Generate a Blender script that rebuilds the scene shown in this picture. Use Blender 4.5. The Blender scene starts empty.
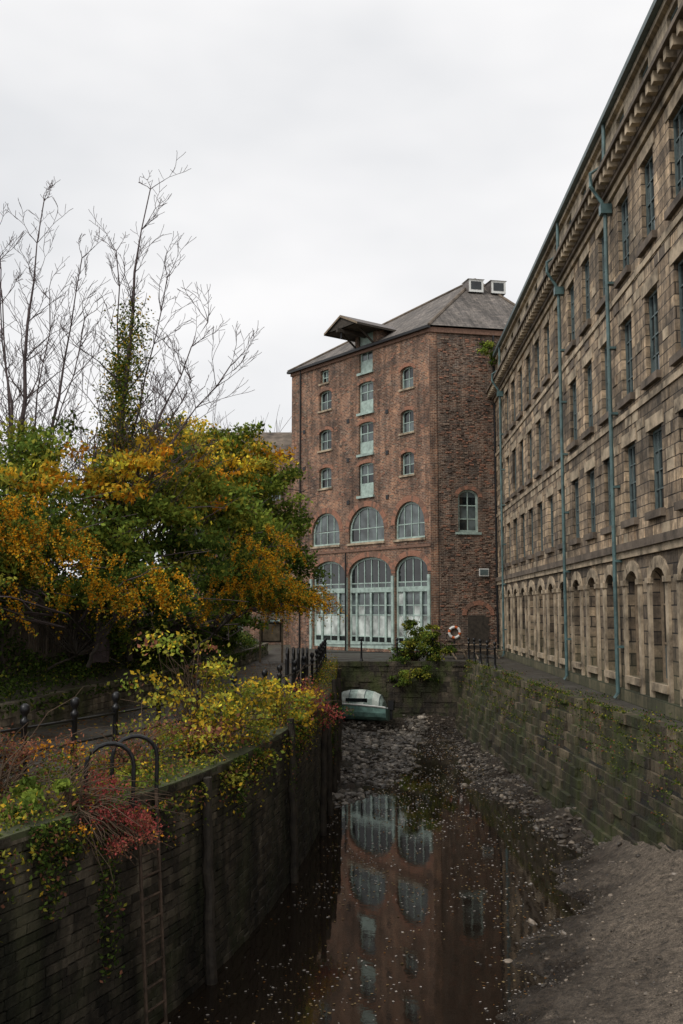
import bpy, math, random
import numpy as np
from mathutils import Vector, Matrix, noise as mnoise
random.seed(7); RNG=np.random.default_rng(11)
scene=bpy.context.scene
COL=scene.collection

# ------------------------------------------------------------ materials
class NT:
    def __init__(s,name):
        s.m=bpy.data.materials.new(name); s.m.use_nodes=True
        s.t=s.m.node_tree; s.t.nodes.clear()
        s.out=s.t.nodes.new('ShaderNodeOutputMaterial')
        s.b=s.t.nodes.new('ShaderNodeBsdfPrincipled')
        s.t.links.new(s.b.outputs[0],s.out.inputs[0])
    def n(s,ty,**kw):
        nd=s.t.nodes.new(ty)
        for k,v in kw.items():
            if hasattr(nd,k): setattr(nd,k,v)
        return nd
    def l(s,a,b): s.t.links.new(a,b)
    def coord(s,kind='Object'):
        return s.n('ShaderNodeTexCoord').outputs[kind]
    def noise(s,vec,scale,detail=3,rough=.6):
        nd=s.n('ShaderNodeTexNoise'); nd.inputs['Scale'].default_value=scale
        nd.inputs['Detail'].default_value=min(detail,4); nd.inputs['Roughness'].default_value=rough
        if vec is not None: s.l(vec,nd.inputs['Vector'])
        return nd.outputs['Fac']
    def ramp(s,fac,stops):
        nd=s.n('ShaderNodeValToRGB'); s.l(fac,nd.inputs[0])
        e=nd.color_ramp.elements
        while len(e)<len(stops): e.new(.5)
        for i,(p,c) in enumerate(stops):
            e[i].position=p; e[i].color=(*c,1) if len(c)==3 else c
        return nd.outputs[0]
    def g(s,v): return (v,v,v)
    def mix(s,a,b,fac,mode='MIX'):
        nd=s.n('ShaderNodeMix'); nd.data_type='RGBA'; nd.blend_type=mode
        for sock,val in ((nd.inputs[0],fac),(nd.inputs[6],a),(nd.inputs[7],b)):
            if hasattr(val,'is_output'): s.l(val,sock)
            elif isinstance(val,(int,float)): sock.default_value=val
            else: sock.default_value=(*val,1)
        return nd.outputs[2]
    def bump(s,h,strength=.4,dist=.02):
        nd=s.n('ShaderNodeBump'); nd.inputs['Strength'].default_value=strength
        nd.inputs['Distance'].default_value=dist; s.l(h,nd.inputs['Height'])
        s.l(nd.outputs[0],s.b.inputs['Normal'])
    def scalev(s,vec,sc):
        nd=s.n('ShaderNodeVectorMath',operation='MULTIPLY'); s.l(vec,nd.inputs[0]); nd.inputs[1].default_value=sc
        return nd.outputs[0]

def wallvec(t):
    c=t.coord('Object'); sp=t.n('ShaderNodeSeparateXYZ'); t.l(c,sp.inputs[0])
    ad=t.n('ShaderNodeMath',operation='ADD'); t.l(sp.outputs[0],ad.inputs[0]); t.l(sp.outputs[1],ad.inputs[1])
    cb=t.n('ShaderNodeCombineXYZ'); t.l(ad.outputs[0],cb.inputs[0]); t.l(sp.outputs[2],cb.inputs[1])
    return cb.outputs[0]

def masonry(name,c1,c2,mortar,bw,rh,ms,kind='wall',stain=.6,patch=(1,1,1),bumpd=.02,rough=.9,bias=0.0,low=None,streak=.75,tint=None,fine=(.6,1.35)):
    t=NT(name)
    v=wallvec(t) if kind=='wall' else t.coord('UV')
    b=t.n('ShaderNodeTexBrick'); t.l(v,b.inputs['Vector'])
    b.inputs['Scale'].default_value=1; b.inputs['Brick Width'].default_value=bw; b.inputs['Row Height'].default_value=rh
    b.inputs['Mortar Size'].default_value=ms; b.inputs['Mortar Smooth'].default_value=.3; b.inputs['Bias'].default_value=bias
    b.inputs['Color1'].default_value=(*c1,1); b.inputs['Color2'].default_value=(*c2,1); b.inputs['Mortar'].default_value=(*mortar,1)
    n1=t.noise(v,.33,4,.68); n2=t.noise(v,5,4,.75)
    col=b.outputs['Color']
    if tint:
        n4=t.noise(t.scalev(v,(1,1,1)),1.3,4,.7); col=t.mix(col,t.ramp(n4,[(.35,tint[0]),(.65,tint[1])]),1.0,'MULTIPLY')
    col=t.mix(col,t.ramp(n1,[(.36,t.g(1-stain)),(.6,patch)]),1.0,'MULTIPLY')
    col=t.mix(col,t.ramp(n2,[(.3,t.g(fine[0])),(.7,t.g(fine[1]))]),1.0,'MULTIPLY')
    st=t.noise(t.scalev(v,(2.2,.18,1)),1,4,.7)
    col=t.mix(col,t.ramp(st,[(.38,t.g(.42)),(.55,t.g(1.08))]),streak,'MULTIPLY')
    if low:
        sp=t.n('ShaderNodeSeparateXYZ'); t.l(v,sp.inputs[0]); ad=t.n('ShaderNodeMath',operation='MULTIPLY_ADD'); t.l(n1,ad.inputs[0]); ad.inputs[1].default_value=-3.0; t.l(sp.outputs[1],ad.inputs[2])
        mr=t.n('ShaderNodeMapRange'); mr.inputs[1].default_value=-1.6; mr.inputs[2].default_value=.4; mr.inputs[3].default_value=.75; mr.inputs[4].default_value=0; t.l(ad.outputs[0],mr.inputs[0])
        col=t.mix(col,low,mr.outputs[0])
    t.l(col,t.b.inputs['Base Color']); t.b.inputs['Roughness'].default_value=rough
    hh=t.mix(t.ramp(b.outputs['Fac'],[(0,t.g(1)),(1,t.g(0))]),n2,.35)
    t.bump(hh,.6,bumpd)
    return t.m

def plain(name,c,rough=.6,var=.3,scale=3,metal=0,bump=0):
    t=NT(name); v=t.coord('Object'); n=t.noise(v,scale,4,.65)
    col=t.mix(c,t.ramp(n,[(.3,t.g(1-var)),(.7,t.g(1+var))]),1.0,'MULTIPLY')
    t.l(col,t.b.inputs['Base Color']); t.b.inputs['Roughness'].default_value=rough; t.b.inputs['Metallic'].default_value=metal
    if bump: t.bump(t.noise(v,scale*4,3,.7),.6,bump)
    return t.m

def glassmat(name,c,rough=.06):
    t=NT(name); v=t.coord('Object'); n=t.noise(v,1.1,3,.5)
    t.l(t.mix(c,t.ramp(n,[(.35,t.g(.4)),(.65,t.g(1.6))]),1.0,'MULTIPLY'),t.b.inputs['Base Color'])
    t.b.inputs['Roughness'].default_value=rough; t.b.inputs['IOR'].default_value=1.6
    t.bump(t.noise(v,2.5,2,.5),.15,.02)
    return t.m

def attrmat(name,rough=.9,noise_s=5,moss=0,bump=0,mossc=(.07,.09,.02),big=None):
    t=NT(name); a=t.n('ShaderNodeAttribute'); a.attribute_name='Col'
    v=t.coord('Object'); col=a.outputs['Color']
    n=t.noise(v,noise_s,4,.7); col=t.mix(col,t.ramp(n,[(.3,t.g(.4)),(.7,t.g(1.5))]),1.0,'MULTIPLY')
    if moss:
        mo=t.noise(t.scalev(v,(1,1,.7)),.9,4,.7); col=t.mix(col,mossc,t.ramp(mo,[(.44,t.g(0)),(.6,t.g(moss))]))
    if big:
        bn=t.noise(t.scalev(v,(1.6,1.6,.25)),.9,4,.7); col=t.mix(col,t.ramp(bn,[(.38,t.g(big[0])),(.62,t.g(big[1]))]),1.0,'MULTIPLY')
    t.l(col,t.b.inputs['Base Color']); t.b.inputs['Roughness'].default_value=rough
    if bump: t.bump(t.noise(v,noise_s*3,3,.7),.8,bump)
    return t.m
def leafmat():
    t=NT('leaf_material'); t.t.nodes.remove(t.b); a=t.n('ShaderNodeAttribute'); a.attribute_name='Col'
    d=t.n('ShaderNodeBsdfDiffuse'); tr=t.n('ShaderNodeBsdfTranslucent'); mx=t.n('ShaderNodeMixShader'); mx.inputs[0].default_value=.3
    t.l(a.outputs['Color'],d.inputs[0]); t.l(a.outputs['Color'],tr.inputs[0]); t.l(d.outputs[0],mx.inputs[1]); t.l(tr.outputs[0],mx.inputs[2]); t.l(mx.outputs[0],t.out.inputs[0]); return t.m

M={}
M['brick']=masonry('red_brick',(.35,.185,.12),(.13,.075,.057),(.48,.41,.33),.27,.1,.012,stain=.52,patch=(1.12,1.08,1.02),bias=-.05,bumpd=.03,tint=((.7,.75,.8),(1.22,1.1,1.0)))
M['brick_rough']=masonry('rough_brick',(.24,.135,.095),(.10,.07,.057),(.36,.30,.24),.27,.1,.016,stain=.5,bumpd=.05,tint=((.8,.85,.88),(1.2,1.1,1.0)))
M['stone']=masonry('sandstone',(.66,.525,.37),(.24,.19,.14),(.08,.066,.053),.72,.3,.016,stain=.6,patch=(1.1,1.05,1.0),bumpd=.05,bias=-.05,streak=.95,tint=((.62,.63,.66),(1.16,1.1,1.02)),fine=(.5,1.4))
M['stone_base']=masonry('sandstone_dark',(.52,.41,.28),(.17,.132,.098),(.05,.042,.035),.8,.34,.02,stain=.62,bumpd=.05,low=(.065,.075,.035),streak=.95,tint=((.6,.61,.64),(1.16,1.1,1.02)),fine=(.5,1.4))
M['trimstone']=plain('trim_sandstone',(.37,.295,.205),.9,.8,1.4,bump=.02)
M['darktrim']=plain('sooty_cornice',(.14,.11,.083),.9,.65,1.3,bump=.015)
M['attic']=masonry('attic_stone',(.56,.46,.33),(.40,.325,.23),(.16,.13,.1),.9,.3,.01,stain=.4,bumpd=.01)
M['vous1']=plain('voussoir_brick_red',(.32,.155,.10),.9,.35,9)
M['vous2']=plain('voussoir_brick_brown',(.20,.115,.08),.9,.35,9)
M['lead']=plain('pale_brick_face',(.27,.19,.14),.9,.4,9)
M['frame_green']=plain('pale_green_paint',(.36,.46,.41),.5,.35,3)
M['frame_grey']=plain('grey_teal_paint',(.10,.135,.135),.5,.3,4)
M['frame_tan']=plain('weathered_wood',(.24,.18,.12),.7,.4,5)
M['pipe']=plain('teal_pipe_paint',(.08,.14,.14),.45,.45,3)
M['glass_d']=glassmat('dark_glass',(.014,.018,.019))
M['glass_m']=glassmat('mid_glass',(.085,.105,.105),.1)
M['glass_p']=glassmat('sky_pale_glass',(.46,.50,.47),.2)  # pale base colour stands in for bright sky reflected in the bay panes
M['slate']=masonry('slate_roof',(.25,.215,.185),(.15,.132,.118),(.07,.06,.052),.4,.28,.014,kind='uv',stain=.4,bumpd=.02,rough=.8)
M['slate_plain']=plain('slate_canopy',(.15,.13,.12),.7,.4,4)
M['darkwood']=plain('dark_timber',(.05,.04,.03),.85,.5,5,bump=.01)
M['white']=plain('white_paint',(.72,.72,.68),.5,.15,4)
M['black']=plain('black_iron',(.012,.012,.013),.4,.4,8,metal=.2)
M['rust']=plain('rusty_iron',(.09,.06,.04),.75,.6,7,metal=.2)
M['pile']=plain('wet_pile_timber',(.036,.028,.019),.75,.7,4,bump=.03)
M['bark']=plain('bark',(.06,.05,.04),.95,.4,6,bump=.01)
M['twig']=plain('twig_bark',(.105,.08,.08),.95,.3,4)
M['stem']=plain('shrub_stem',(.10,.065,.04),.95,.3,4)
M['leaf']=leafmat()
M['block']=attrmat('quay_stone',.8,3.5,moss=.9,bump=.06,mossc=(.055,.066,.018),big=(.45,1.25))
M['blockl']=attrmat('wet_quay_brick',.6,3,moss=.6,bump=.04,mossc=(.026,.034,.011),big=(.28,1.25))
M['pebble']=attrmat('pebble_stone',.45,6)
M['board']=attrmat('fence_board',.9,5)
M['trimdark']=plain('mossy_coping',(.065,.072,.03),.9,.6,2,bump=.03)

# ------------------------------------------------------------ mesh helpers
class MB:
    def __init__(s): s.v=[];s.f=[];s.mi=[];s.mats=[]
    def mat(s,key):
        if key not in s.mats: s.mats.append(key)
        return s.mats.index(key)
    def face(s,pts,key):
        i=len(s.v); s.v.extend([tuple(p) for p in pts]); s.f.append(tuple(range(i,i+len(pts)))); s.mi.append(s.mat(key))
    def box(s,x0,x1,y0,y1,z0,z1,key):
        i=len(s.v); s.v+=[(x0,y0,z0),(x1,y0,z0),(x1,y1,z0),(x0,y1,z0),(x0,y0,z1),(x1,y0,z1),(x1,y1,z1),(x0,y1,z1)]
        for q in ((0,3,2,1),(4,5,6,7),(0,1,5,4),(1,2,6,5),(2,3,7,6),(3,0,4,7)):
            s.f.append(tuple(i+k for k in q)); s.mi.append(s.mat(key))
    def tube(s,pts,rad,key,n=8,cap=True):
        pts=[Vector(p) for p in pts]
        if not hasattr(rad,'__len__'): rad=[rad]*len(pts)
        base=len(s.v); k=s.mat(key)
        for j,p in enumerate(pts):
            d=(pts[min(j+1,len(pts)-1)]-pts[max(j-1,0)])
            if d.length<1e-6: d=Vector((0,0,1))
            d.normalize(); a=d.cross(Vector((0,0,1)) if abs(d.z)<.9 else Vector((1,0,0))).normalized(); b=d.cross(a)
            for q in range(n):
                an=2*math.pi*q/n; s.v.append(tuple(p+(a*math.cos(an)+b*math.sin(an))*rad[j]))
        for j in range(len(pts)-1):
            for q in range(n):
                s.f.append((base+j*n+q,base+j*n+(q+1)%n,base+(j+1)*n+(q+1)%n,base+(j+1)*n+q)); s.mi.append(k)
        if cap:
            s.f.append(tuple(base+q for q in range(n))[::-1]); s.mi.append(k)
            s.f.append(tuple(base+(len(pts)-1)*n+q for q in range(n))); s.mi.append(k)
    def revolve(s,c,prof,key,n=10):
        s.tube([(c[0],c[1],c[2]+z) for r,z in prof],[r for r,z in prof],key,n)
    def obj(s,name,parent=None,mw=None,uvs=None,smooth=False,cols=None):
        me=bpy.data.meshes.new(name); me.from_pydata(s.v,[],s.f)
        for k in s.mats: me.materials.append(M[k])
        me.polygons.foreach_set('material_index',s.mi)
        if smooth: me.polygons.foreach_set('use_smooth',[True]*len(s.f))
        if uvs is not None:
            ul=me.uv_layers.new(name='UVMap'); ul.data.foreach_set('uv',np.array(uvs,dtype=np.float32).ravel())
        if cols is not None:
            a=me.color_attributes.new('Col','FLOAT_COLOR','POINT'); a.data.foreach_set('color',np.array(cols,dtype=np.float32).ravel())
        me.update()
        return place(me,name,parent,mw)
def place(me,name,parent,mw=None):
    o=bpy.data.objects.new(name,me); COL.objects.link(o)
    if mw is not None: o.matrix_world=mw
    if parent:
        o.parent=parent; o.matrix_parent_inverse=Matrix.Translation(parent.location).inverted()
    return o
def empty(name,loc):
    e=bpy.data.objects.new(name,None); e.location=loc; e.empty_display_size=.5; COL.objects.link(e); return e
def frame(o,xd):
    x=Vector((xd[0],xd[1],0)).normalized(); y=Vector((-x.y,x.x,0)); m=Matrix.Identity(4)
    m.col[0][:3]=x; m.col[1][:3]=y; m.col[2][:3]=(0,0,1); m.col[3][:3]=o; return m

def archpts(o,n=10,grow=0):
    x0,x1,z0,z1,r=o; cx=(x0+x1)/2; a=(x1-x0)/2+grow; sp=z1-r
    return [(cx-a*math.cos(math.pi*i/n),sp+(r+grow)*math.sin(math.pi*i/n)) for i in range(n+1)]
def facade(mb,L,z0,z1,ops,key,depth=.28,x00=0,rkey=None):
    rkey=rkey or key
    xs=sorted({x00,L}|{o[0] for o in ops}|{o[1] for o in ops}); zs=sorted({z0,z1}|{o[2] for o in ops}|{o[3] for o in ops})
    for i in range(len(xs)-1):
        j=0
        while j<len(zs)-1:
            def free(jj):
                cx=(xs[i]+xs[i+1])/2; cz=(zs[jj]+zs[jj+1])/2
                return not any(o[0]<cx<o[1] and o[2]<cz<o[3] for o in ops)
            if free(j):
                k=j
                while k+1<len(zs)-1 and free(k+1): k+=1
                mb.face([(xs[i],0,zs[j]),(xs[i+1],0,zs[j]),(xs[i+1],0,zs[k+1]),(xs[i],0,zs[k+1])],key); j=k+1
            else: j+=1
    for o in ops:
        x0,x1,za,zb,r=o
        if r>0:
            P=archpts(o)
            for i in range(len(P)-1):
                a,b=P[i],P[i+1]
                mb.face([(a[0],0,a[1]),(b[0],0,b[1]),(b[0],0,zb),(a[0],0,zb)],key)
                mb.face([(a[0],0,a[1]),(a[0],depth,a[1]),(b[0],depth,b[1]),(b[0],0,b[1])],rkey)
        else: mb.face([(x0,0,zb),(x0,depth,zb),(x1,depth,zb),(x1,0,zb)],rkey)
        sp=zb-r
        mb.face([(x0,0,za),(x0,depth,za),(x0,depth,sp),(x0,0,sp)],rkey)
        mb.face([(x1,0,za),(x1,0,sp),(x1,depth,sp),(x1,depth,za)],rkey)
        mb.face([(x0,0,za),(x1,0,za),(x1,depth,za),(x0,depth,za)],rkey)
def topz(o,x):
    x0,x1,z0,z1,r=o
    if r<=0: return z1
    a=(x1-x0)/2; q=max(0,1-((x-(x0+x1)/2)/a)**2); return z1-r+r*math.sqrt(q)
def window(fb,gb,o,d,nx,zbars,fkey,fw=.07,bw=.035,gl=('glass_d',),rowgl=None):
    x0,x1,z0,z1,r=o; y0=d-.10; y1=d-.02; sp=z1-r
    fb.box(x0,x0+fw,y0,y1,z0,sp,fkey); fb.box(x1-fw,x1,y0,y1,z0,sp,fkey); fb.box(x0+fw,x1-fw,y0,y1,z0,z0+fw,fkey)
    if r>0:
        P=archpts(o); Q=archpts(o,grow=-fw)
        for i in range(len(P)-1):
            a,b,c,e=P[i],P[i+1],Q[i+1],Q[i]
            fb.face([(e[0],y0,e[1]),(c[0],y0,c[1]),(b[0],y0,b[1]),(a[0],y0,a[1])],fkey)
            fb.face([(e[0],y0,e[1]),(e[0],y1,e[1]),(c[0],y1,c[1]),(c[0],y0,c[1])],fkey)
    else: fb.box(x0+fw,x1-fw,y0,y1,z1-fw,z1,fkey)
    zb=list(zbars)
    xs=[x0+fw/2+(x1-x0-fw)*i/nx for i in range(nx+1)]
    for x in xs[1:-1]: fb.box(x-bw/2,x+bw/2,y0+.012,y1-.004,z0+fw,topz(o,x)-fw*.5,fkey)
    for z in zb:
        if z<sp: xa,xb=x0+fw,x1-fw
        else:
            q=math.sqrt(max(0,1-((z-sp)/max(r,1e-4))**2)); a=(x1-x0)/2*q-fw*.5; c=(x0+x1)/2; xa,xb=c-a,c+a
        fb.box(xa,xb,y0+.02,y1-.008,z-bw/2,z+bw/2,fkey)
    zz=[z0]+[z for z in zb if z<sp]+[sp]
    for j in range(len(zz)-1):
        pick_=random.choice(gl)
        for i in range(nx):
            t=random.uniform(-.01,.01); g_=rowgl[j] if rowgl and j<len(rowgl) else pick_
            if random.random()<.15: g_=random.choice(gl)
            gb.face([(xs[i],y1-.03+t,zz[j]),(xs[i+1],y1-.03-t,zz[j]),(xs[i+1],y1-.03-t,zz[j+1]),(xs[i],y1-.03+t,zz[j+1])],g_)
    if r>0:
        P=archpts(o); gb.face([(p[0],y1-.03,p[1]) for p in P][::-1],gl[0])
def vring(mb,o,w,y=-.02,n=None):
    x0,x1,z0,z1,r=o; a=(x1-x0)/2
    n=n or max(10,int(math.pi*(a+r)/2/.16)); P=archpts(o,n); Q=archpts(o,n,w)
    for i in range(n):
        k=random.choice(('vous1','vous2','vous1')); yy=y-random.uniform(0,.012)
        a_,b_,c_,d_=P[i],P[i+1],Q[i+1],Q[i]
        mb.face([(a_[0],yy,a_[1]),(b_[0],yy,b_[1]),(c_[0],yy,c_[1]),(d_[0],yy,d_[1])],k)
        mb.face([(d_[0],yy,d_[1]),(c_[0],yy,c_[1]),(c_[0],0.01,c_[1]),(d_[0],0.01,d_[1])],k)
        mb.face([(a_[0],yy,a_[1]),(a_[0],.03,a_[1]),(b_[0],.03,b_[1]),(b_[0],yy,b_[1])],k)

# ------------------------------------------------------------ brick warehouse
def brick_warehouse():
    e=empty('brick_warehouse',(5.27,62,0))
    C0=Vector((5.27,58.4)); CL=Vector((-3.55,70.0)); C2=Vector((13,60)); C3=Vector((16,72)); C4=Vector((4,80))
    d=(C0-CL); L=d.length; mw=frame((CL.x,CL.y,0),d)
    w=MB(); fr=MB(); gl=MB(); tr=MB(); EV=19.5
    small=[]
    for cx,ww in ((12.5,1.2),(4.05,1.4)):
        for z in ((16.15,17.5),(13.4,14.8),(10.8,12.2)): small.append((cx-ww/2,cx+ww/2,z[0],z[1],.22))
    small.append((3.5,4.4,18.05,18.95,0))
    doors=[(7.72,9.22,15.3,17.3,.15),(7.72,9.22,12.6,14.66,.15),(7.72,9.22,9.9,12.0,.15),(7.77,9.17,17.95,19.38,0)]
    arch=[(11.3,14.02,6.9,9.15,1.35),(6.65,10.25,6.9,9.2,1.5),(2.55,5.65,6.9,9.1,1.35)]
    bays=[(11.25,14.27,.2,5.85,.95),(6.6,10.95,.2,5.95,1.1),(2.65,6.3,.2,5.85,1.0)]
    facade(w,L,-.3,EV,small+doors+arch+bays,'brick')
    for o in small:
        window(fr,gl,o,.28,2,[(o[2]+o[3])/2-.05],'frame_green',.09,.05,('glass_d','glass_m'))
        if o[4]: vring(tr,o,.22)
        tr.box(o[0]-.12,o[1]+.12,-.09,.05,o[2]-.12,o[2]-.003,'trimstone')
    for o in doors:
        fr.box(o[0]+.05,o[1]-.05,.12,.16,o[2]+.02,o[2]+.75,'frame_green')
        window(fr,gl,(o[0],o[1],o[2],o[3],o[4]),.24,2,[o[2]+.78,o[2]+1.35],'frame_green',.12,.07,('glass_m','glass_d','glass_m'))
        if o[4]: vring(tr,o,.24)
        tr.box(o[0]-.1,o[1]+.1,-.14,.05,o[2]-.16,o[2]-.003,'frame_green')
    for o in arch:
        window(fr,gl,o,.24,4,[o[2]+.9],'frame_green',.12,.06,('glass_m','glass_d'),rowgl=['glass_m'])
        vring(tr,o,.36); tr.box(o[0]-.1,o[1]+.1,-.1,.05,o[2]-.14,o[2]-.003,'trimstone')
    for o in bays:
        n=6 if o[1]-o[0]>4 else 4
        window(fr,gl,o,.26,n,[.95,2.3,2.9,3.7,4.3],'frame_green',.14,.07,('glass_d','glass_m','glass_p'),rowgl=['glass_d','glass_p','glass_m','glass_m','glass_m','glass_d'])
        fr.box(o[0]+.1,o[1]-.1,.08,.15,3.72,4.02,'frame_green')
        fr.box(o[0]+.1,o[1]-.1,.08,.14,.22,.62,'frame_green')
        for i in range(1,n,2):
            x=o[0]+(o[1]-o[0])*i/n; fr.box(x-.09,x+.09,.1,.15,.2,3.72,'frame_green')
        vring(tr,o,.34)
    for x in (6.45,11.1,2.5,14.4): fr.box(x-.11,x+.11,-.1,.0,-.2,4.7,'frame_green')
    tr.box(0,L,-.07,.02,6.35,6.5,'vous2')
    tr.box(-.05,L+.05,-.1,.02,19.22,19.48,'vous2'); tr.box(-.2,L+.2,-.32,-.1,19.42,19.58,'black')
    tr.tube([(6.5,-.16,.0),(6.5,-.16,6.3)],.05,'black'); tr.tube([(1.2,-.1,.0),(1.2,-.1,19.4)],.05,'black')
    for x in (6.6,10.6,1.6):
        for z in (15,12.4,9.6): tr.box(x-.13,x+.13,-.05,0,z-.13,z+.13,'black')
    for k in range(1500):
        x=random.uniform(.05,L-.4); z=random.choice([i*.1 for i in range(1,191)])
        if any(o[0]-.3<x+.26 and x<o[1]+.3 and o[2]-.2<z+.1 and z<o[3]+.45 for o in small+doors+arch+bays): continue
        q=random.uniform(.006,.022); tr.box(x,x+.24,-q,.0,z+.01,z+.09,random.choice(('vous2','vous1','darktrim','lead')))
    dz=MB()
    dz.box(7.35,7.72,.0,3.0,EV,20.55,'brick'); dz.box(9.22,9.6,.0,3.0,EV,20.55,'brick')
    dz.box(7.72,9.22,.12,.2,EV,20.5,'frame_green')
    y0,y1=-2.1,3.6; ex,rz,ez=1.75,21.35,20.52; cx=8.47
    for sgn in (-1,1):
        a=[(cx,y0,rz),(cx,y1,rz),(cx+sgn*ex,y1,ez),(cx+sgn*ex,y0,ez)]
        dz.face(a if sgn>0 else a[::-1],'slate_plain')
        b=[(p[0],p[1],p[2]-.14) for p in a]; dz.face(b[::-1] if sgn>0 else b,'darkwood')
        dz.face([a[3],a[2],b[2],b[3]],'darkwood'); dz.face([a[0],a[3],b[3],b[0]],'frame_tan')
        dz.tube([(cx+sgn*.9,0,19.6),(cx+sgn*.9,-1.5,20.65)],.07,'darkwood',6)
    dz.face([(cx-ex+.2,y0+.12,ez+.0),(cx+ex-.2,y0+.12,ez+.0),(cx,y0+.12,rz-.14)],'darkwood')
    dz.face([(cx-ex+.2,0.0,ez),(cx+ex-.2,0,ez),(cx,0,rz-.14)],'darkwood')
    dz.face([(cx-ex+.1,y0+.12,ez-.06),(cx+ex-.1,y0+.12,ez-.06),(cx+ex-.1,0,ez-.06),(cx-ex+.1,0,ez-.06)],'darkwood')
    dz.box(cx-.1,cx+.1,y0-.25,-.01,20.2,20.43,'darkwood'); dz.tube([(cx,y0+.1,20.25),(cx,y0+.1,19.8)],.05,'black')
    d2=C2-C0; L2=d2.length; mw2=frame((C0.x,C0.y,0),d2); w2=MB(); f2=MB(); g2=MB()
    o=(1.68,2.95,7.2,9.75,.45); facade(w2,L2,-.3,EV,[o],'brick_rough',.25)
    window(f2,g2,o,.25,2,[8.0,8.8],'frame_green',.13,.06,('glass_m','glass_d')); vring(f2,o,.24)
    f2.box(1.5,3.1,-.1,.03,7.06,7.197,'frame_green')
    for k in range(1500):
        x=random.uniform(.5,4.2); z=random.choice([i*.1 for i in range(5,190)])
        if 1.3<x<3.2 and (6.9<z<10.2 or z<2.6): continue
        q=random.uniform(.01,.05); f2.box(x,x+random.choice((.12,.24)),-q,.0,z+.01,z+.09,random.choice(('vous2','brick_rough','vous1','brick_rough','lead')))
    f2.box(-.02,.42,-.05,.02,-.2,19.4,'brick'); f2.box(-.1,L2,-.14,.02,19.2,19.5,'vous2')
    f2.box(2.9,3.5,-.14,-.08,4.6,5.05,'white'); f2.box(2.95,3.45,-.16,-.142,4.66,4.99,'frame_grey')
    f2.tube([(4.0,-.1,0),(4.0,-.1,19.2)],.06,'black')
    f2.box(2.2,3.5,-.03,.0,.0,2.3,'darkwood'); vring(f2,(2.1,3.6,0,2.9,.6),.25,-.05)
    w.obj('front_wall',e,mw); fr.obj('window_frames',e,mw); gl.obj('window_glass',e,mw); tr.obj('brick_arches_and_sills',e,mw)
    dz.obj('hoist_canopy',e,mw)
    w2.obj('side_wall',e,mw2); f2.obj('side_wall_trim',e,mw2); g2.obj('side_window_glass',e,mw2)
    bk=MB()
    for a,b in ((C2,C3),(C3,C4),(C4,CL)):
        bk.face([(a.x,a.y,-.3),(b.x,b.y,-.3),(b.x,b.y,EV),(a.x,a.y,EV)],'brick')
    bk.obj('rear_walls',e)
    def ex_(p,k=.3):
        c=Vector((6.9,67.5)); v=(p-c); return p+v.normalized()*k
    E=[Vector((*ex_(p),EV+.08)) for p in (CL,C0,C2,C3,C4)]; A=Vector((9.1,66,25.0)); B=Vector((10.3,71,25.0))
    r=MB(); uv=[]
    def rf(pts,e0,e1):
        u=(e1-e0).normalized(); nrm=(e1-e0).cross(pts[2]-e0).normalized(); v=nrm.cross(u)
        r.face(pts,'slate'); uv.extend([((p-e0).dot(u),(p-e0).dot(v)) for p in pts])
    rf([E[0],E[1],A],E[0],E[1]); rf([E[1],E[2],A],E[1],E[2]); rf([E[2],E[3],B,A],E[2],E[3]); rf([E[3],E[4],B],E[3],E[4]); rf([E[4],E[0],A,B],E[4],E[0])
    r.obj('slate_roof',e,uvs=uv)
    rt=MB()
    for a,b in ((E[0],A),(E[1],A),(E[2],A),(A,B)): rt.tube([a+Vector((0,0,.03)),b+Vector((0,0,.03))],.1,'darktrim',6)
    n=(E[2]-E[1]).cross(A-E[1]).normalized(); u=(E[2]-E[1]).normalized(); v=n.cross(u)
    # two small roof-light boxes standing proud of the slates
    for du in (-.35,1.2):
        c=E[1].lerp(E[2],.5).lerp(A,.70)+u*du; up=Vector((0,0,1)); fw_=Vector((u.y,-u.x,0)).normalized()
        if fw_.y>0: fw_=-fw_
        a=c+fw_*.25-u*.5; b=c+fw_*.25+u*.5; ht=.85
        rt.face([a,b,b+up*ht,a+up*ht],'white')
        rt.face([a+u*.14+up*.16+fw_*.01,b-u*.14+up*.16+fw_*.01,b-u*.14+up*(ht-.14)+fw_*.01,a+u*.14+up*(ht-.14)+fw_*.01],'glass_d')
        back=-fw_*1.3
        rt.face([a+up*ht-u*.08+fw_*.08,b+up*ht+u*.08+fw_*.08,b+up*(ht+.08)+u*.08+back,a+up*(ht+.08)-u*.08+back],'white')
        rt.face([a,a+up*ht,a+up*ht+back,a+back],'slate_plain'); rt.face([b,b+up*ht,b+up*ht+back,b+back],'slate_plain')
    rt.obj('ridge_tiles_and_rooflights',e)
brick_warehouse()

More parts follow.
